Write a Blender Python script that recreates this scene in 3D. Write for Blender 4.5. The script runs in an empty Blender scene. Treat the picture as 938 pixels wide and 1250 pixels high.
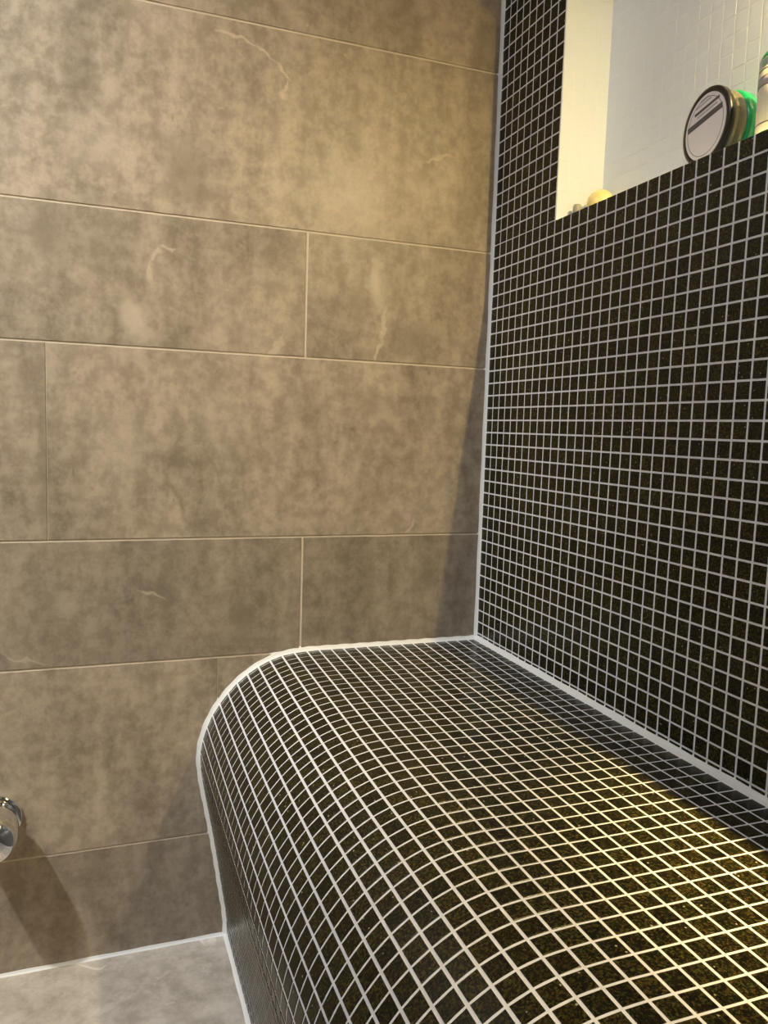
import bpy, math, random
import numpy as np
from mathutils import Vector, Matrix, Euler

random.seed(7)
P = 0.0217                      # mosaic pitch in metres: all plan sizes below are in pitches ("t")
ZF = 23.2                       # floor lies 23.2 pitches below wall mosaic row 0
def T(x, y, z):                 # pitches -> metres (origin: room corner at floor level)
    return Vector((x * P, y * P, (z + ZF) * P))

# ------------------------------------------------------------------ camera
scn = bpy.context.scene
IMG_W, IMG_H, FPX = 938, 1250, 965.9
cam_d = bpy.data.cameras.new('camera')
cam = bpy.data.objects.new('camera', cam_d)
scn.collection.objects.link(cam)
RC = Matrix(((0.9380212770507609, -0.34513984638820583, 0.031536807625146476),
             (-0.006587211441071036, -0.10873297381433261, -0.9940491683266589),
             (0.3465150681362795, 0.9322315307050162, -0.10426735209974511)))   # rows: right, down, forward
CAM_T = Vector((-30.767, -59.219, 17.013))
m = Matrix((RC[0], -RC[1], -RC[2])).transposed().to_4x4()
m.translation = T(*CAM_T)
cam.matrix_world = m
cam_d.sensor_fit = 'VERTICAL'
cam_d.sensor_height = 36.0
cam_d.lens = FPX / IMG_H * 36.0
cam_d.clip_start = 0.02
scn.camera = cam

# ------------------------------------------------------------------ world, exposure
scn.view_settings.view_transform = 'Standard'
scn.view_settings.look = 'None'
scn.view_settings.exposure = 0.0
scn.view_settings.gamma = 1.0
scn.view_settings.use_curve_mapping = False
w = bpy.data.worlds.new('world'); scn.world = w
w.use_nodes = True
w.node_tree.nodes['Background'].inputs[0].default_value = (0.5, 0.52, 0.55, 1)
w.node_tree.nodes['Background'].inputs[1].default_value = 0.0

# ------------------------------------------------------------------ lights
NEUTRAL = (0.93, 0.99, 1.06)
WARM = (1.0, 0.75, 0.32)
AMBER = (1.0, 0.66, 0.17)
def light(name, kind, loc, power, color, size, **kw):
    d = bpy.data.lights.new(name, kind)
    d.energy = power; d.color = color
    if kind == 'AREA':
        d.shape = 'DISK'; d.size = size
    else:
        d.shadow_soft_size = size
    for k, v in kw.items(): setattr(d, k, v)
    o = bpy.data.objects.new(name, d); scn.collection.objects.link(o)
    o.location = loc
    return o
ROOM_X, ROOM_Y, ROOM_Z = -92.0, -112.0, 87.0       # extents of the shower room in pitches
CEIL_LIGHTS = [(-78.0, -38.0, 210.0, 54), (-80.0, -44.0, 14.0, 0), (-60.0, -85.0, 2.0, 0)]   # x, y, power, beam in degrees (0 = open disc); the last is an added fill lamp
NICHE_TOP = 49.0
NICHE_LIGHTS = [(1.9, -37.5)]
NICHE_OPEN, NICHE_GLOW, NICHE_BEAM = 6.6, 4.0, 130.0
for x, y, pw, beam in CEIL_LIGHTS:
    if beam:                                         # swivelling spotlight turned to the tiled wall
        o = light('downlight_lamp', 'SPOT', T(x, y, ROOM_Z - 0.7), pw, (1.0, 0.97, 0.90), 0.03, spot_size=math.radians(beam), spot_blend=1.0)
        o.rotation_euler = (T(-40, 0, 24) - o.location).to_track_quat('-Z', 'Y').to_euler()
    else: light('downlight_lamp', 'AREA', T(x, y, ROOM_Z - 0.7), pw, NEUTRAL, 0.07)
for x, y in NICHE_LIGHTS:
    light('niche_lamp', 'AREA', T(x, y, NICHE_TOP - 1.1), NICHE_OPEN, WARM, 0.009)
    light('niche_glow', 'POINT', T(x, y, NICHE_TOP - 1.1), NICHE_GLOW, AMBER, 0.005)
    light('niche_beam', 'SPOT', T(x, y, NICHE_TOP - 1.1), NICHE_BEAM, (1.0, 0.68, 0.24), 0.004, spot_size=math.radians(40), spot_blend=1.0)

# ------------------------------------------------------------------ helpers
def link(name, verts, faces, mat, parent=None, smooth=False, rnd=None):
    me = bpy.data.meshes.new(name)
    me.from_pydata([tuple(v) for v in verts], [], faces)
    me.update()
    if mat: me.materials.append(mat)
    if smooth: me.polygons.foreach_set('use_smooth', [True] * len(me.polygons))
    if rnd is not None:
        a = me.attributes.new('rnd', 'FLOAT', 'FACE')
        a.data.foreach_set('value', rnd)
    o = bpy.data.objects.new(name, me); scn.collection.objects.link(o)
    if parent:
        o.parent = parent
    return o
def thing(o, label, cat, group=None):
    o['label'] = label; o['category'] = cat
    if group: o['group'] = group
    return o
def struct(o, label=None, cat=None):
    o['kind'] = 'structure'
    if label: o['label'] = label
    if cat: o['category'] = cat
    return o
def empty(name, loc):
    o = bpy.data.objects.new(name, None); scn.collection.objects.link(o)
    o.empty_display_size = 0.02
    o.location = loc
    return o
def boxvf(a, b):
    x0, y0, z0 = a; x1, y1, z1 = b
    v = [(x0,y0,z0),(x1,y0,z0),(x1,y1,z0),(x0,y1,z0),(x0,y0,z1),(x1,y0,z1),(x1,y1,z1),(x0,y1,z1)]
    f = [(0,3,2,1),(4,5,6,7),(0,1,5,4),(1,2,6,5),(2,3,7,6),(3,0,4,7)]
    return v, f
def lathe(prof, n=48, close=True):
    """prof: list of (r, h) along local +Z -> verts, faces"""
    v, f = [], []
    for r, h in prof:
        for k in range(n):
            a = 2 * math.pi * k / n
            v.append((r * math.cos(a), r * math.sin(a), h))
    for i in range(len(prof) - 1):
        for k in range(n):
            k2 = (k + 1) % n
            f.append((i*n+k, i*n+k2, (i+1)*n+k2, (i+1)*n+k))
    if close:
        f.append(tuple(reversed(range(n))))
        f.append(tuple(range((len(prof)-1)*n, len(prof)*n)))
    return v, f

# ------------------------------------------------------------------ materials
class NT:
    def __init__(s, name):
        s.m = bpy.data.materials.new(name); s.m.use_nodes = True
        s.t = s.m.node_tree; s.b = s.t.nodes['Principled BSDF']
    def n(s, typ, **kw):
        o = s.t.nodes.new(typ)
        for k, v in kw.items():
            if k.startswith('_'): setattr(o, k[1:], v)
            else:
                key = k.replace('__', ' ')
                o.inputs[key].default_value = v
        return o
    def l(s, a, b): s.t.links.new(a, b)
    def val(s, sock, x):
        if isinstance(x, (int, float)): sock.default_value = x
        else: s.l(x, sock)
    def math(s, op, a, b=0.0, c=None):
        o = s.t.nodes.new('ShaderNodeMath'); o.operation = op
        s.val(o.inputs[0], a); s.val(o.inputs[1], b)
        if c is not None: s.val(o.inputs[2], c)
        return o.outputs[0]
    def mix(s, fac, a, b, blend='MIX'):
        o = s.t.nodes.new('ShaderNodeMix'); o.data_type = 'RGBA'; o.blend_type = blend
        s.val(o.inputs[0], fac)
        for sock, x in ((o.inputs[6], a), (o.inputs[7], b)):
            if isinstance(x, tuple): sock.default_value = (*x, 1)
            else: s.l(x, sock)
        return o.outputs[2]
    def noise(s, vec, scale, detail=4, rough=0.55, dist=0.0):
        o = s.t.nodes.new('ShaderNodeTexNoise'); s.l(vec, o.inputs['Vector'])
        o.inputs['Scale'].default_value = scale; o.inputs['Detail'].default_value = detail
        o.inputs['Roughness'].default_value = rough; o.inputs['Distortion'].default_value = dist
        return o
    def ramp(s, fac, lo, hi):
        o = s.t.nodes.new('ShaderNodeMapRange'); o.interpolation_type = 'SMOOTHSTEP'
        s.l(fac, o.inputs[0]); o.inputs[1].default_value = lo; o.inputs[2].default_value = hi
        return o.outputs[0]
    def bump(s, h, strength, dist=0.001):
        o = s.t.nodes.new('ShaderNodeBump'); o.inputs['Strength'].default_value = strength
        o.inputs['Distance'].default_value = dist; s.l(h, o.inputs['Height'])
        s.l(o.outputs[0], s.b.inputs['Normal'])
    def pos(s):
        return s.t.nodes.new('ShaderNodeNewGeometry').outputs['Position']
    def scaled(s, vec, sc, off=(0,0,0), rot=(0,0,0)):
        o = s.t.nodes.new('ShaderNodeMapping')
        o.inputs['Scale'].default_value = sc; o.inputs['Location'].default_value = off
        o.inputs['Rotation'].default_value = rot
        s.l(vec, o.inputs[0]); return o.outputs[0]
    def attr(s):
        o = s.t.nodes.new('ShaderNodeAttribute'); o.attribute_name = 'rnd'; return o.outputs['Fac']

def simple(name, col, rough=0.5, metal=0.0, **kw):
    q = NT(name); b = q.b
    b.inputs['Base Color'].default_value = (*col, 1); b.inputs['Roughness'].default_value = rough
    b.inputs['Metallic'].default_value = metal
    for k, v in kw.items(): b.inputs[k.replace('__', ' ')].default_value = v
    # a trace of procedural variation in gloss
    n = q.noise(q.pos(), 60, 3)
    r = q.t.nodes.new('ShaderNodeMapRange'); q.l(n.outputs[0], r.inputs[0])
    r.inputs[3].default_value = max(0, rough - 0.04); r.inputs[4].default_value = rough + 0.04
    q.l(r.outputs[0], b.inputs['Roughness'])
    return q.m

def mosaic_mat():
    q = NT('dark_speckled_mosaic'); p = q.pos(); r = q.attr()
    n1 = q.noise(p, 420, 5, 0.65)
    n2 = q.noise(p, 150, 3, 0.5)
    f = q.ramp(n1.outputs[0], 0.42, 0.72)
    col = q.mix(f, (0.004, 0.004, 0.0015), (0.062, 0.057, 0.012))
    green = q.mix(q.ramp(n2.outputs[0], 0.45, 0.65), (1.25, 0.85, 0.7), (0.8, 1.15, 0.75))
    col = q.mix(0.6, col, green, 'MULTIPLY')
    # per tile lightness
    mr = q.t.nodes.new('ShaderNodeMapRange'); q.l(r, mr.inputs[0]); mr.inputs[3].default_value = 0.7; mr.inputs[4].default_value = 1.35
    cmb = q.t.nodes.new('ShaderNodeCombineColor')
    for i in range(3): q.l(mr.outputs[0], cmb.inputs[i])
    col = q.mix(1.0, col, cmb.outputs[0], 'MULTIPLY')
    # sparse bright flakes
    v = q.t.nodes.new('ShaderNodeTexVoronoi'); v.inputs['Scale'].default_value = 330; q.l(p, v.inputs['Vector'])
    wn = q.t.nodes.new('ShaderNodeSeparateColor'); q.l(v.outputs['Color'], wn.inputs[0])
    fl = q.math('MULTIPLY', q.math('GREATER_THAN', wn.outputs[0], 0.99), q.math('LESS_THAN', v.outputs['Distance'], 0.33))
    col = q.mix(q.math('MULTIPLY', fl, 0.75), col, (0.42, 0.38, 0.28))
    q.l(col, q.b.inputs['Base Color'])
    q.b.inputs['Roughness'].default_value = 0.24
    q.b.inputs['IOR'].default_value = 1.42
    q.b.inputs['Specular IOR Level'].default_value = 0.33
    q.bump(n1.outputs[0], 0.25, 0.0006)
    return q.m
def grout_mat(name, col):
    q = NT(name); p = q.pos()
    n = q.noise(p, 90, 5, 0.6)
    c = q.mix(n.outputs[0], tuple(x * 0.88 for x in col), tuple(min(1, x * 1.08) for x in col))
    q.l(c, q.b.inputs['Base Color']); q.b.inputs['Roughness'].default_value = 0.75
    q.bump(n.outputs[0], 0.3, 0.0005)
    return q.m
# marks printed in the stoneware of the rear wall: (x, z, rx, rz, angle deg, strength) in pitches; + light, - dark
MARKS = [
 (-21.0,44.1,1.5,.13,-13,.8),(-18.9,43.4,.85,.13,-30,.8),(-17.7,42.4,.75,.13,-50,.8),(-17.5,41.3,.16,.6,0,.8),(-17.6,40.8,.35,.3,0,.9),
 (-5.0,38.1,1.3,.15,17,.7),(-10.0,28.2,.75,2.1,0,1.0),(-9.3,25.0,.2,1.7,0,.7),(-9.6,22.9,.15,.8,-35,.7),
 (-26.8,27.4,.22,1.0,-5,.8),(-26.4,28.7,.2,.6,-40,.8),(-25.5,29.3,.6,.15,0,.8),(-27.9,24.0,1.0,1.9,15,.9),
 (-17.8,22.7,.2,1.2,-40,.7),(-26.7,4.5,1.1,.13,-26,.8),(-35.3,.2,1.7,.13,-22,.8),(-6.5,9.3,.15,.7,-35,.7),
 (-31.4,40.4,1.2,2.6,0,-.9),(-24.3,34.4,1.8,2.8,10,-.8),(-33.4,29.6,1.4,2.2,0,-.7),(-8.7,47.4,1.8,2.2,0,-1.0),
 (-25.7,4.6,.7,2.8,0,-.8),(-6.7,24.0,2.0,1.6,0,-.8),(-19.9,2.2,.8,2.4,0,-.8),(-29.8,28.6,1.6,2.0,0,-.6),
 (-8.2,38.2,.5,3.4,0,-.5),(-12.0,40.2,.4,3.4,0,-.5),(-15.6,18.0,1.6,1.2,20,-.5),(-10.2,19.2,1.8,1.2,-20,-.5),
 (-25.1,12.0,.28,2.8,24,-.8),(-33.9,15.0,.42,6.4,1,-.9),(-32.8,4.0,1.6,1.2,0,.35),(-30.6,-17.0,1.6,2.4,0,-.5),
 (-2.6,34.5,1.2,2.8,0,-.6),(-1.5,46,1.2,5,0,-.5),(-17.5,30.0,1.4,1.4,0,-.5),(-4.8,5.4,1.4,1.8,0,-.6),(-11.4,26,.9,2.6,0,-.5),
 (-10.5,4.5,1.0,2.8,0,-.5),(-28.5,15.0,1.8,3.2,10,.3),(-22.0,17.0,2.6,3.0,0,.3),(-13,34.5,4.0,3.5,0,.35),(-30.5,35.5,2.4,2.2,0,.3)]
def stone_mat(name, marks, floor=False):
    q = NT(name); p = q.pos(); r = q.attr()
    # every tile samples its own piece of the print
    cx = q.t.nodes.new('ShaderNodeCombineXYZ')
    q.l(q.math('MULTIPLY', r, 17.0), cx.inputs[0]); q.l(q.math('MULTIPLY', r, 9.0), cx.inputs[2])
    va = q.t.nodes.new('ShaderNodeVectorMath'); va.operation = 'ADD'; q.l(p, va.inputs[0]); q.l(cx.outputs[0], va.inputs[1])
    v = va.outputs[0]
    big = q.noise(q.scaled(v, (4.2, 4.2, 2.4)), 1.5, 6, 0.58, 0.35)
    streak = q.noise(q.scaled(v, (16, 16, 4.5)), 1.0, 5, 0.62, 0.2)
    fine = q.noise(v, 38, 6, 0.7)
    spk = q.noise(v, 150, 4, 0.7)
    if floor: base, dark, lite = (0.50, 0.445, 0.385), (0.32, 0.28, 0.235), (0.68, 0.63, 0.57)
    else: base, dark, lite = (0.41, 0.335, 0.255), (0.185, 0.15, 0.11), (0.54, 0.46, 0.365)
    c = q.mix(q.ramp(big.outputs[0], 0.34, 0.6), dark, base)
    c = q.mix(0.55, c, q.mix(q.ramp(streak.outputs[0], 0.3, 0.7), dark, lite))
    c = q.mix(0.34, c, q.mix(q.ramp(fine.outputs[0], 0.36, 0.64), dark, lite))
    c = q.mix(q.math('MULTIPLY', q.ramp(spk.outputs[0], 0.66, 0.76), 0.45), c, (0.13, 0.10, 0.075))
    pit = q.noise(q.scaled(v, (52, 52, 40)), 1.0, 5, 0.7, 0.5)
    c = q.mix(q.math('MULTIPLY', q.ramp(pit.outputs[0], 0.60, 0.74), 0.45), c, tuple(x * .75 for x in dark))
    fle = q.noise(q.scaled(v, (30, 30, 46), (5, 3, 1)), 1.0, 6, 0.75, 0.3)
    c = q.mix(q.math('MULTIPLY', q.ramp(fle.outputs[0], 0.62, 0.76), 0.45), c, tuple(x * 1.25 for x in lite))
    # hairline veins: thin level sets of a warped noise, kept only here and there
    vn = q.noise(q.scaled(v, (2.6, 2.6, 2.6)), 1.6, 3, 0.5, 0.3)
    d = q.math('ABSOLUTE', q.math('SUBTRACT', vn.outputs[0], 0.52))
    line = q.math('SUBTRACT', 1.0, q.ramp(d, 0.0, 0.004 if not floor else 0.012))
    keep = q.noise(v, 5.0, 2)
    line = q.math('MULTIPLY', line, q.ramp(keep.outputs[0], 0.52, 0.62))
    c = q.mix(q.math('MULTIPLY', line, 0.0 if not floor else 0.6), c, tuple(min(1, x * 1.5) for x in lite))
    if marks:
        wob = q.t.nodes.new('ShaderNodeTexNoise'); wob.inputs['Scale'].default_value = 30; wob.inputs['Detail'].default_value = 4
        q.l(p, wob.inputs['Vector'])
        wv = q.t.nodes.new('ShaderNodeVectorMath'); wv.operation = 'MULTIPLY_ADD'
        q.l(wob.outputs['Color'], wv.inputs[0]); wv.inputs[1].default_value = (0.036, 0, 0.036); q.l(p, wv.inputs[2])
        L = D = None
        for x, z, rx, rz, a, s in marks:
            w0 = T(x, 0, z)
            sub = q.t.nodes.new('ShaderNodeVectorMath'); sub.operation = 'SUBTRACT'
            q.l(wv.outputs[0], sub.inputs[0]); sub.inputs[1].default_value = (w0.x + .018, 0, w0.z + .018)
            rot = q.t.nodes.new('ShaderNodeVectorRotate'); rot.rotation_type = 'Y_AXIS'; q.l(sub.outputs[0], rot.inputs[0])
            rot.inputs['Angle'].default_value = math.radians(a)
            mp = q.scaled(rot.outputs[0], (1 / (rx * P), 0, 1 / (rz * P)))
            ln = q.t.nodes.new('ShaderNodeVectorMath'); ln.operation = 'LENGTH'; q.l(mp, ln.inputs[0])
            f = q.math('MULTIPLY', q.math('SUBTRACT', 1.0, q.ramp(ln.outputs['Value'], 0.35 if min(rx, rz) < .5 else 0.2, 1.35)), abs(s))
            if s > 0: L = f if L is None else q.math('MAXIMUM', L, f)
            else: D = f if D is None else q.math('MAXIMUM', D, f)
        grain = q.ramp(streak.outputs[0], 0.25, 0.6)
        c = q.mix(q.math('MULTIPLY', q.math('MULTIPLY', D, 0.75), grain), c, (0.20, 0.165, 0.12))
        c = q.mix(q.math('MULTIPLY', L, 0.72), c, (0.64, 0.56, 0.45))
    ta = q.t.nodes.new('ShaderNodeAttribute'); ta.attribute_name = 'tone'
    tc = q.t.nodes.new('ShaderNodeCombineColor')
    for i in range(3): q.l(ta.outputs['Fac'], tc.inputs[i])
    c = q.mix(1.0, c, tc.outputs[0], 'MULTIPLY')
    q.l(c, q.b.inputs['Base Color'])
    rr = q.t.nodes.new('ShaderNodeMapRange'); q.l(fine.outputs[0], rr.inputs[0]); rr.inputs[3].default_value = 0.42; rr.inputs[4].default_value = 0.6
    q.l(rr.outputs[0], q.b.inputs['Roughness'])
    q.bump(fine.outputs[0], 0.12, 0.0015)
    return q.m

M_MOS = mosaic_mat()
M_GROUT = grout_mat('pale_grey_grout', (0.77, 0.775, 0.83))
M_TGROUT = grout_mat('beige_grout', (0.66, 0.59, 0.49))
M_WGROUT = grout_mat('white_grout', (0.78, 0.83, 0.90))
M_SEAL = simple('white_silicone', (0.78, 0.79, 0.80), 0.4)
M_WALL = stone_mat('taupe_stoneware', MARKS)
M_FLOOR = stone_mat('taupe_floor_stoneware', None, True)
M_PLAIN = stone_mat('taupe_stoneware_plain', None)
M_WHITE = simple('white_ceiling_paint', (0.78, 0.77, 0.75), 0.8)
M_WTILE = simple('white_glass_mosaic', (0.79, 0.85, 0.95), 0.25)
M_CHROME = simple('polished_chrome', (0.86, 0.87, 0.88), 0.05, 1.0)
M_BLACK = simple('black_plastic', (0.012, 0.010, 0.010), 0.3)
M_LABEL = simple('white_printed_label', (0.90, 0.86, 0.90), 0.45)
M_GREY = simple('dark_grey_print', (0.11, 0.10, 0.10), 0.5)
M_LGREY = simple('light_grey_print', (0.42, 0.40, 0.41), 0.5)
M_CREAM = simple('cream_label_paper', (0.82, 0.78, 0.62), 0.5)
M_GREEN = simple('green_plastic', (0.01, 0.42, 0.16), 0.25, 0.0, Transmission__Weight=0.25)
M_GLASS = simple('smoky_clear_plastic', (0.34, 0.32, 0.19), 0.12, 0.0, Transmission__Weight=0.6)
M_PGREEN = simple('pale_green_plastic', (0.55, 0.72, 0.55), 0.3, 0.0, Transmission__Weight=0.3)
M_YEL = simple('pale_yellow_resin', (0.90, 0.74, 0.32), 0.25, 0.0)
M_DGREY = simple('grey_rubber', (0.34, 0.33, 0.28), 0.5)
def emis(name, col, s):
    q = NT(name); q.b.inputs['Emission Color'].default_value = (*col, 1); q.b.inputs['Emission Strength'].default_value = s
    q.b.inputs['Base Color'].default_value = (*col, 1); return q.m
M_EMN = emis('neutral_lamp_lens', NEUTRAL, 12)
M_EMW = emis('warm_lamp_lens', WARM, 12)

# ------------------------------------------------------------------ tile builder
def proj_area(pts):
    q = []
    for p in pts:
        d = Vector(p) - CAM_T
        c = RC @ d
        if c.z < 1: return 0
        q.append((IMG_W / 2 + FPX * c.x / c.z, IMG_H / 2 + FPX * c.y / c.z))
    mx = sum(a[0] for a in q) / 4; my = sum(a[1] for a in q) / 4
    if not (-4 < mx < IMG_W + 4 and -4 < my < IMG_H + 4): return 0
    s = 0
    for i in range(4):
        a, b = q[i], q[(i + 1) % 4]; s += a[0] * b[1] - a[1] * b[0]
    return abs(s) / 2
def chip(corners, n, rise, bev, tilt=0.0):
    """corners: 4 Vectors (metres) on the grout, n: outward normal -> 8 verts, 5 faces"""
    c = sum(corners, Vector()) / 4
    ta, tb = random.uniform(-tilt, tilt), random.uniform(-tilt, tilt)
    e1 = (corners[1] - corners[0]).normalized(); e2 = (corners[3] - corners[0]).normalized()
    lo = [p - n * 0.001 for p in corners]
    hi = []
    for p in corners:
        d = p - c
        q = p - e1 * math.copysign(bev, d.dot(e1)) - e2 * math.copysign(bev, d.dot(e2))
        q = q + n * (rise + ta * (q - c).dot(e1) + tb * (q - c).dot(e2))
        hi.append(q)
    mid = [p + n * (rise * 0.55) for p in corners]
    return lo + mid + hi, [(8,9,10,11)] + [(i, (i+1) % 4, 4+(i+1) % 4, 4+i) for i in range(4)] + [(4+i, 4+(i+1) % 4, 8+(i+1) % 4, 8+i) for i in range(4)]
def orient(corners, n):
    a = (corners[1] - corners[0]).cross(corners[3] - corners[0])
    return corners if a.dot(n) > 0 else [corners[0], corners[3], corners[2], corners[1]]
def lay(items, parent, mat, name, keep=300, rise=0.0007, bev=0.0005, tilt=0.006):
    """items: (4 corners in pitches, normal). The biggest in view become single parts, the rest one joined part."""
    score = sorted(((proj_area(c), i) for i, (c, n) in enumerate(items)), reverse=True)
    single = {i for a, i in score[:keep] if a > 0}
    V, F, R = [], [], []
    for i, (cs, n) in enumerate(items):
        c = orient([T(*p) for p in cs], n)
        v, f = chip(c, n, rise, bev, tilt); r = random.random()
        if i in single:
            o0 = sum(c, Vector()) / 4
            o = link(name, [p - o0 for p in v], f, mat, parent, rnd=[r] * len(f))
            o.location = o0 - (parent.location if parent else Vector())
        else:
            b = len(V); V += v; F += [tuple(b + k for k in ff) for ff in f]; R += [r] * len(f)
    if V:
        o = link(name if not single else name, V, F, mat, parent, rnd=R)
        if parent: o.location = -parent.location
        o['kind'] = 'stuff'
G = 0.072                                           # half joint width in pitches

# ------------------------------------------------------------------ right wall: dark mosaic with niche
NY0, NY1, NZ0, NZ1, ND = -9.19, -62.19, 32.0, NICHE_TOP, 3.75    # niche opening and depth (right edge outside the frame)
def wall_panels():
    V, F = [], []
    def add(a, b):
        v, f = boxvf(T(*a), T(*b)); k = len(V); V.extend(v); F.extend([tuple(k + i for i in q) for q in f])
    add((0, ROOM_Y, -ZF), (6, 0, NZ0 - .05)); add((0, ROOM_Y, NZ1), (6, 0, ROOM_Z))
    add((0, NY0, NZ0 - .05), (6, 0, NZ1)); add((0, ROOM_Y, NZ0 - .05), (6, NY1, NZ1))
    add((ND + .1, NY1, NZ0 - .05), (6, NY0, NZ1))
    return V, F
wall_r = struct(link('wall_right', *wall_panels(), M_GROUT))
items = []
nx = Vector((-1, 0, 0))
zr = [(-.56 + .0, 0.0)] + [(k, k + 1) for k in range(0, 87)]
zr = [(-ZF + k + .2, -ZF + k + 1.2) for k in range(0, 0)] + zr
cols = [(-.19, -1.19)] + [(-.19 - k, -1.19 - k) for k in range(1, 111)]
for z0, z1 in zr:
    for y0, y1 in cols:
        if z0 >= NZ0 - .2 and z1 <= NZ1 + .2 and y0 <= NY0 + .1 and y1 >= NY1 - .1: continue
        a, b = y0 - G, y1 + G; c, d = z0 + G * .85, z1 - G * .85
        if z0 < 0: c = z0
        if abs(z1 - NZ0) < .1: d = z1 - .02        # the course under the sill ends in a bare edge
        items.append(([(0, a, c), (0, b, c), (0, b, d), (0, a, d)], nx))
lay(items, wall_r, M_MOS, 'tile')
# pale lining of the niche
v, f = [], []
def addb(a, b):
    q, g = boxvf(T(*a), T(*b)); k = len(v); v.extend(q); f.extend([tuple(k + i for i in h) for h in g])
addb((ND, NY1, NZ0), (ND + .1, NY0, NZ1)); addb((0.02, NY0 - .05, NZ0), (ND, NY0 + .0, NZ1)); addb((0.02, NY1, NZ0), (ND, NY1 + .05, NZ1))
addb((0.02, NY1, NZ0 - .05), (ND, NY0, NZ0)); addb((0.02, NY1, NZ1 - .05), (ND, NY0, NZ1))
link('niche_lining', v, f, M_WGROUT, wall_r)
items = []
g = .05
for k in range(17):
    for c in range(53):
        z0, z1 = NZ0 + k + g, NZ0 + k + 1 - g; y0, y1 = NY0 - c - g, NY0 - c - 1 + g
        items.append(([(ND, y0, z0), (ND, y1, z0), (ND, y1, z1), (ND, y0, z1)], Vector((-1, 0, 0))))
    for c in range(4):
        x0, x1 = max(.04, c - .2 + g), min(ND, c + .8 - g)
        if x1 - x0 > .2:
            for yy, nn in ((NY0 - .05, -1), (NY1 + .05, 1)):
                items.append(([(x0, yy, z0), (x1, yy, z0), (x1, yy, z1), (x0, yy, z1)], Vector((0, nn, 0))))
for c in range(53):
    for k in range(4):
        x0, x1 = max(.04, k - .2 + g), min(ND, k + .8 - g)
        y0, y1 = NY0 - c - g, NY0 - c - 1 + g
        items.append(([(x0, y0, NZ0), (x1, y0, NZ0), (x1, y1, NZ0), (x0, y1, NZ0)], Vector((0, 0, 1))))
lay(items, wall_r, M_WTILE, 'white_tile', tilt=0.008, rise=0.00012, bev=0.0003)

# ------------------------------------------------------------------ rear wall: long stoneware tiles
ZJ = [-ZF, -14.5, -.59, 8.52, 22.19, 31.45, 45.27, 54.5, 68.3, 77.5, ROOM_Z]
XJ = {0: [-47], 1: [-21.87, -63.3], 2: [-15.45, -56.9], 3: [-33.65, -75], 4: [-15.54, -57], 5: [-44, -85], 6: [-41, -82], 7: [-35, -76], 8: [-15, -56], 9: [-30, -71]}
v, f = boxvf(T(ROOM_X, 0, -ZF), T(6, 5, ROOM_Z))
wall_b = struct(link('wall_rear', v, f, M_TGROUT))
def slab(a, b, axis, n, mat, parent, rise=.0012, name='tile', bev=.0006, tone=1.0):
    """one big tile with softened arris; a, b opposite corners (pitches) in the plane normal to axis"""
    pts = []
    for s, t in ((0, 0), (1, 0), (1, 1), (0, 1)):
        q = list(a)
        free = [i for i in range(3) if i != axis]
        q[free[0]] = (a, b)[s][free[0]]; q[free[1]] = (a, b)[t][free[1]]
        pts.append(tuple(q))
    c = orient([T(*p) for p in pts], n)
    vv, ff = chip(c, n, rise, bev)
    o0 = sum(c, Vector()) / 4
    o = link(name, [p - o0 for p in vv], ff, mat, parent, rnd=[random.random()] * len(ff))
    o.location = o0
    at_ = o.data.attributes.new('tone', 'FLOAT', 'FACE'); at_.data.foreach_set('value', [tone] * len(ff))
    return o
TONE = [.86, 1.05, .84, 1.0, .95, 1.1, 1.05, 1, .9, 1]  # print lightness per row; upper rows lightened in colour to stand in for light
random.seed(21)
for r in range(10):
    xs = [0] + XJ[r] + [ROOM_X]
    for i in range(len(xs) - 1):
        gv = .18 if r in (2, 4) else .06
        slab((xs[i] - (gv / 2 if i else 0), 0, ZJ[r] + .07), (xs[i+1] + gv / 2, 0, ZJ[r+1] - .07), 1, Vector((0, -1, 0)), M_WALL, wall_b, tone=TONE[r])

# ------------------------------------------------------------------ floor
v, f = boxvf(T(ROOM_X, ROOM_Y, -ZF - 4), T(6, 5, -ZF))
floor = struct(link('floor', v, f, M_TGROUT))
for i, (x0, x1) in enumerate(((-20.95, -48.5), (-48.5, -76.1), (-76.1, ROOM_X))):
    for y0, y1 in ((0, -27.6), (-27.6, -55.2), (-55.2, -82.8), (-82.8, ROOM_Y)):
        slab((x0 - .06, y0 - .06, -ZF), (x1 + .06, y1 + .06, -ZF), 2, Vector((0, 0, 1)), M_FLOOR, floor)

# ------------------------------------------------------------------ rest of the room (behind and beside the camera)
v, f = boxvf(T(ROOM_X - 5, ROOM_Y, -ZF), T(ROOM_X, 5, ROOM_Z)); wl = struct(link('wall_left', v, f, M_TGROUT))
v, f = boxvf(T(ROOM_X - 5, ROOM_Y - 5, -ZF), T(6, ROOM_Y, ROOM_Z)); wf = struct(link('wall_front', v, f, M_TGROUT))
v, f = boxvf(T(ROOM_X - 5, ROOM_Y - 5, ROOM_Z), T(6, 5, ROOM_Z + 4)); struct(link('ceiling', v, f, M_WHITE))
for r in range(10):
    ys = [0, -41.4 if r % 2 else -20, -82.8 if r % 2 else -61.4, ROOM_Y]
    for i in range(3):
        slab((ROOM_X, ys[i] - .06, ZJ[r] + .055), (ROOM_X, ys[i+1] + .06, ZJ[r+1] - .055), 0, Vector((1, 0, 0)), M_PLAIN, wl)
    xs = [0, -41.4 if r % 2 else -20, -82.8 if r % 2 else -61.4, ROOM_X]
    for i in range(3):
        slab((xs[i] - .06, ROOM_Y, ZJ[r] + .055), (xs[i+1] + .06, ROOM_Y, ZJ[r+1] - .055), 1, Vector((0, 1, 0)), M_PLAIN, wf)

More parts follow.
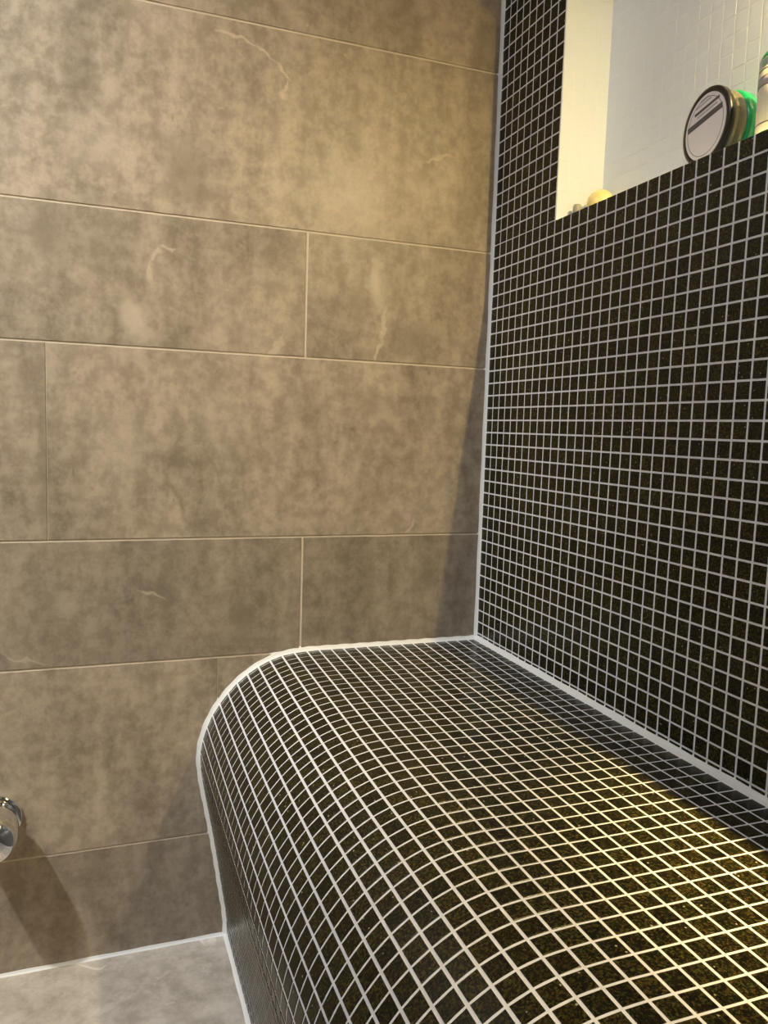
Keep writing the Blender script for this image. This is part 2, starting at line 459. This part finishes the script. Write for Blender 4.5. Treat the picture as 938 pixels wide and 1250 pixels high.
# ------------------------------------------------------------------ bench
BZ = -.56
prof = [(0, BZ)]
def cat(p0, p1, p2, p3, t):
    return 0.5 * ((2*p1) + (-p0+p2)*t + (2*p0-5*p1+4*p2-p3)*t*t + (-p0+3*p1-3*p2+p3)*t**3)
key = [(-12, BZ), (-14.4, BZ), (-16.5, -.72), (-18.0, -1.15), (-19.3, -1.85), (-20.5, -2.8), (-21.5, -3.95), (-22.3, -5.2), (-22.85, -6.6), (-23.12, -8.1),
       (-22.98, -9.9), (-22.6, -12.0), (-22.15, -14.4), (-21.75, -16.8), (-21.38, -19.2), (-21.05, -21.3), (-20.95, -ZF), (-20.9, -25)]
K = [np.array(k) for k in key]
pts = [np.array((0., BZ)), np.array((-12., BZ))]
for i in range(1, len(K) - 2):
    for s in range(8):
        pts.append(cat(K[i-1], K[i], K[i+1], K[i+2], s / 8))
pts.append(K[-2])
pts = np.array(pts)
seg = np.linalg.norm(np.diff(pts, axis=0), axis=1); arc = np.concatenate([[0], np.cumsum(seg)])
def at(s):
    s = min(max(s, 0), arc[-1]); return np.array([np.interp(s, arc, pts[:, 0]), np.interp(s, arc, pts[:, 1])])
def nrm(s):
    d = at(s + .15) - at(s - .15); d /= np.linalg.norm(d)
    return Vector((d[1], 0, -d[0]))                 # outward: up on the seat, towards the room on the front
bench = None
# grout body: closed prism
ring = [np.array((-.07, BZ))] + [at(s) for s in np.concatenate([[12], np.arange(12.5, arc[-1], .5), [arc[-1]]])]
ring = ring + [np.array((-.07, -ZF))]
BY1 = ROOM_Y
V = [T(x, 0, z) for x, z in ring] + [T(x, BY1, z) for x, z in ring]
n = len(ring)
F = [(i, i + 1, n + i + 1, n + i) for i in range(n - 1)] + [(n - 1, 0, n, 2 * n - 1)] + [tuple(reversed(range(n))), tuple(range(n, 2 * n))]
base = T(-10, -40, -ZF)
bench = link('shower_bench', [p - base for p in V], [tuple(reversed(q)) for q in F], M_GROUT)
bench.location = base
thing(bench, 'built-in shower bench covered in dark mosaic, with a broad rounded front edge', 'bench')
items = []
LONG0, CROSS0 = .477, .607
def drift(y): return -.53 * max(0.0, 1 + y / 26) ** 1.5      # the laid sheets run slightly askew near the rear wall
sl = [0.12] + [LONG0 + k for k in range(60) if LONG0 + k < arc[-1] - .3] + [arc[-1]]
cl = [0] + [-(CROSS0 + k) for k in range(200) if CROSS0 + k < -BY1 - .3] + [BY1]
for i in range(len(sl) - 1):
    fixed = i == len(sl) - 2
    for j in range(len(cl) - 1):
        y0, y1 = cl[j] - G * .85, cl[j+1] + G * .85
        q = []
        for y in (y0, y1):
            s0 = .2 if sl[i] < .6 else sl[i] + drift(y) + G; s1 = sl[i+1] + (0 if fixed else drift(y)) - G
            q.append((s0, s1, at(s0), at(s1)))
        if min(q[0][1] - q[0][0], q[1][1] - q[1][0]) < .1 or q[1][1] < .5: continue
        (s0, s1, a, b), (_, _, c, d) = q
        items.append(([(a[0], y0, a[1]), (b[0], y0, b[1]), (d[0], y1, d[1]), (c[0], y1, c[1])], nrm((s0 + s1) / 2)))
lay(items, bench, M_MOS, 'tile')

# ------------------------------------------------------------------ white sealant beads
def bead(name, path, n1, n2, a, label=None):
    """fillet swept along path (pitches); legs a along n1(i), n2(i); slightly hollow face"""
    V, F = [], []
    for i, p in enumerate(path):
        u = n1(i) if callable(n1) else n1; w_ = n2(i) if callable(n2) else n2
        q = T(*p)
        wob = a * (1 + .06 * math.sin(i * 1.7)) * P
        V += [q, q + u * wob, q + (u + w_) * wob * .36, q + w_ * wob]
    for i in range(len(path) - 1):
        for k in range(4):
            F.append((4*i + k, 4*i + (k+1) % 4, 4*i + 4 + (k+1) % 4, 4*i + 4 + k))
    F += [(3, 2, 1, 0), tuple(4 * (len(path) - 1) + k for k in range(4))]
    o = link(name, V, F, M_SEAL)
    return struct(o)
X, Y, Z = Vector((-1, 0, 0)), Vector((0, -1, 0)), Vector((0, 0, 1))
bead('trim_1', [(0, 0, z) for z in np.linspace(BZ, ROOM_Z, 60)], X, Y, .36)
bead('trim_2', [(0, y, BZ) for y in np.linspace(0, ROOM_Y, 90)], X, Z, .42)
sp = list(np.linspace(0, arc[-1], 110))
bead('trim_3', [(at(s)[0], 0, at(s)[1]) for s in sp], lambda i: nrm(sp[i]), Y, .42)
bead('trim_4', [(x, 0, -ZF) for x in np.linspace(-20.95, ROOM_X, 60)], Y, Z, .36)
bead('trim_5', [(-20.95, y, -ZF) for y in np.linspace(0, ROOM_Y, 90)], X, Z, .40)

# ------------------------------------------------------------------ things in the niche
def rot_to(o, axis):          # local +Z -> axis
    o.rotation_euler = Vector((0, 0, 1)).rotation_difference(axis).to_euler()
SILL = NZ0 + .0007 / P
# jar lying on its side, lid towards the room; local +Z runs out of the lid towards -x
R = 2.05 * P
jar = empty('cosmetic_jar', T(1.0, -22.5, SILL) + Vector((0, 0, R)))
jar.rotation_euler = Euler((0, math.radians(-90), 0)) if False else (Vector((0, 0, 1)).rotation_difference(Vector((-1, .10, 0)).normalized())).to_euler()
thing(jar, 'round jar lying on its side on the niche ledge, white-labelled black lid facing out', 'jar')
v, f = lathe([(R*.86, -.0085), (R*.97, -.008), (R*.995, -.0065), (R, -.002), (R*.985, 0), (R*.86, .0003), (R*.84, -.001), (R*.5, -.001)], 72)
link('lid', v, f, M_BLACK, jar, True)
v, f = lathe([(R*.845, -.0005), (R*.845, .0004), (R*.82, .0006), (R*.3, .0006)], 72)
lab = link('lid_label', v, f, M_LABEL, jar)
# printing: thin ring, long dark bar, short bar, two rows of small grey letters
def ring_mesh(r0, r1, z, n=72):
    V = [(r * math.cos(2*math.pi*k/n), r * math.sin(2*math.pi*k/n), z) for r in (r0, r1) for k in range(n)]
    return V, [(k, (k+1) % n, n + (k+1) % n, n + k) for k in range(n)]
rp = link('printed_ring', *ring_mesh(R*.735, R*.75, .0008), M_GREY, lab)
def bar(x0, x1, y0, y1, mat, name, skew=0.0):
    z0, z1 = .0006, .0009
    v, f = boxvf((x0, y0, z0), (x1, y1, z1))
    return v, f
# frame of the label: u to the right of a viewer in the room, v up. jar's local axes are turned into that frame below
def label_frame(o, angle):
    # local z = out of lid; find the rotation that makes local x point along room -y (viewer's right)
    q = jar.rotation_euler.to_quaternion()
    lx, ly, lz = q @ Vector((1,0,0)), q @ Vector((0,1,0)), q @ Vector((0,0,1))
    right = Vector((0, -1, 0)); a = math.atan2(right.dot(ly), right.dot(lx))
    o.rotation_euler = (0, 0, a + math.radians(angle))
band = link('printed_band', *bar(-R*.72, R*.72, R*.14, R*.29, M_GREY, ''), M_GREY, lab); label_frame(band, 9)
band2 = link('printed_bar', *bar(-R*.40, R*.62, R*.46, R*.53, M_GREY, ''), M_GREY, lab); label_frame(band2, 9)
V, F = [], []
random.seed(3)
for row, (y, x0, x1) in enumerate(((R*.62, -R*.34, R*.30), (R*.36, -R*.30, R*.50), (R*.71, -R*.14, R*.18))):
    x = x0
    while x < x1:
        wd = random.uniform(.0008, .0018)
        v, f = boxvf((x, y, .0006), (x + wd, y + .0022, .0008)); k = len(V); V += v; F += [tuple(k + i for i in q) for q in f]
        x += wd + .0008
let = link('printed_text', V, F, M_LGREY, lab); label_frame(let, 9); let['kind'] = 'stuff'
v, f = lathe([(R*.90, -.026), (R*.93, -.024), (R*.94, -.020), (R*.94, -.0095), (R*.90, -.0083)], 64)
link('body', v, f, M_GLASS, jar, True)
v, f = lathe([(R*.70, -.046), (R*.84, -.045), (R*.94, -.041), (R*.965, -.030), (R*.92, -.0262)], 64)
link('base', v, f, M_GREEN, jar, True)

# bottle standing at the right end of the visible ledge
BR = 1.25
bot = empty('bottle', T(1.9, -27.0, SILL))
thing(bot, 'green bottle with a cream grey-banded label standing on the niche ledge', 'bottle')
r = BR * P; H = 4.3 * P
v, f = lathe([(r*.92, 0), (r*.99, .002), (r, .004), (r, H*.90), (r*.98, H*.93), (r*.90, H*.975), (r*.72, H*1.0), (r*.45, H*1.012)], 56)
link('body', v, f, M_GREEN, bot, True)
v, f = lathe([(r*.5, H*1.01), (r*.52, H*1.012), (r*.52, H*1.20), (r*.49, H*1.21), (r*.2, H*1.215)], 40)
link('cap', v, f, M_GREEN, bot, True)
v, f = lathe([(r*1.0, H*.07), (r*1.015, H*.072), (r*1.015, H*.80), (r*1.0, H*.802)], 56)
lb = link('label', v, f, M_CREAM, bot, True); lb['label'] = 'cream paper label wrapped round the bottle'
for z0, z1, mt in ((.59, .69, M_LGREY), (.765, .777, M_GREY), (.16, .172, M_GREY), (.583, .59, M_GREY), (.69, .697, M_GREY)):
    v, f = lathe([(r*1.01, H*z0), (r*1.022, H*z0), (r*1.022, H*z1), (r*1.01, H*z1)], 56)
    link('printed_band', v, f, mt, lb, True)
v, f = lathe([(r*1.0, H*.80), (r*1.008, H*.803), (r*1.008, H*.90), (r*1.0, H*.903)], 56)
link('shoulder_band', v, f, M_PGREEN, bot, True)

# small yellow ball and grey stub at the left end of the niche
by = empty('bath_ball', T(2.6, -10.75, SILL))
thing(by, 'small pale yellow ball on the niche ledge in its left rear corner', 'ball')
rb = .98 * P
v, f = lathe([(rb * max(.02, math.sin(math.pi * k / 20)), rb - rb * math.cos(math.pi * k / 20)) for k in range(21)], 40)
link('ball', v, f, M_YEL, by, True)
v, f = lathe([(rb*.30, 2*rb*.972), (rb*.30, 2*rb*.99), (rb*.26, 2*rb*1.0), (rb*.1, 2*rb*1.0)], 24)
link('stopper', v, f, M_YEL, by, True)
st = empty('rubber_stub', T(1.25, -9.95, SILL))
thing(st, 'tiny grey cylindrical stub at the left end of the niche ledge, beside the jamb', 'stopper')
v, f = lathe([(.27*P, 0), (.3*P, .02*P), (.3*P, .85*P), (.24*P, 1.0*P), (.1*P, 1.04*P)], 28)
link('stem', v, f, M_DGREY, st, True)
v, f = lathe([(.36*P, 0), (.38*P, .05*P), (.38*P, .22*P), (.33*P, .28*P), (.3*P, .28*P)], 28)
link('foot', v, f, M_DGREY, st, True)

# ------------------------------------------------------------------ chrome knob on the rear wall
kn = empty('chrome_knob', T(-37.3, -.06, -11.2))
kn.rotation_euler = (math.radians(90), 0, 0)
thing(kn, 'round polished chrome shower valve knob on the taupe wall at its far left', 'knob')
v, f = lathe([(1.75*P, 0), (1.78*P, .1*P), (1.70*P, .28*P), (1.45*P, .36*P), (1.0*P, .38*P)], 56)
link('flange', v, f, M_CHROME, kn, True)
prf = [(1.2*P, .3*P), (1.2*P, .8*P), (1.35*P, .95*P), (1.58*P, 1.2*P), (1.66*P, 1.6*P), (1.66*P, 3.0*P), (1.6*P, 3.5*P), (1.4*P, 3.85*P), (1.0*P, 4.1*P), (.5*P, 4.2*P), (.1*P, 4.2*P)]
v, f = lathe(prf, 56)
link('handle', v, f, M_CHROME, kn, True)

# ------------------------------------------------------------------ lamp housings
for i, (x, y, pw, beam) in enumerate(CEIL_LIGHTS):
    dl = empty('ceiling_light', T(x, y, ROOM_Z - .55))
    thing(dl, ['round recessed ceiling downlight nearest the taupe wall', 'round recessed ceiling downlight close to the left wall', 'added unseen ceiling fill lamp behind the camera'][i], 'ceiling light')
    v, f = lathe([(.052, 0), (.054, .002), (.054, .55*P), (.046, .55*P), (.044, .003), (.044, .001)], 48, False)
    link('bezel', v, f, M_CHROME, dl, True)
    v, f = lathe([(.043, .004), (.043, .006)], 48); link('lens', v, f, M_EMN, dl)
for i, (x, y) in enumerate(NICHE_LIGHTS):
    dl = empty('niche_light', T(x, y, NICHE_TOP - .6))
    thing(dl, 'small round spotlight in the niche ceiling', 'spotlight')
    v, f = lathe([(.016, 0), (.017, .001), (.017, .55*P), (.013, .55*P), (.012, .001)], 32, False)
    link('bezel', v, f, M_CHROME, dl, True)
    v, f = lathe([(.0118, .003), (.0118, .005)], 32); link('lens', v, f, M_EMW, dl)
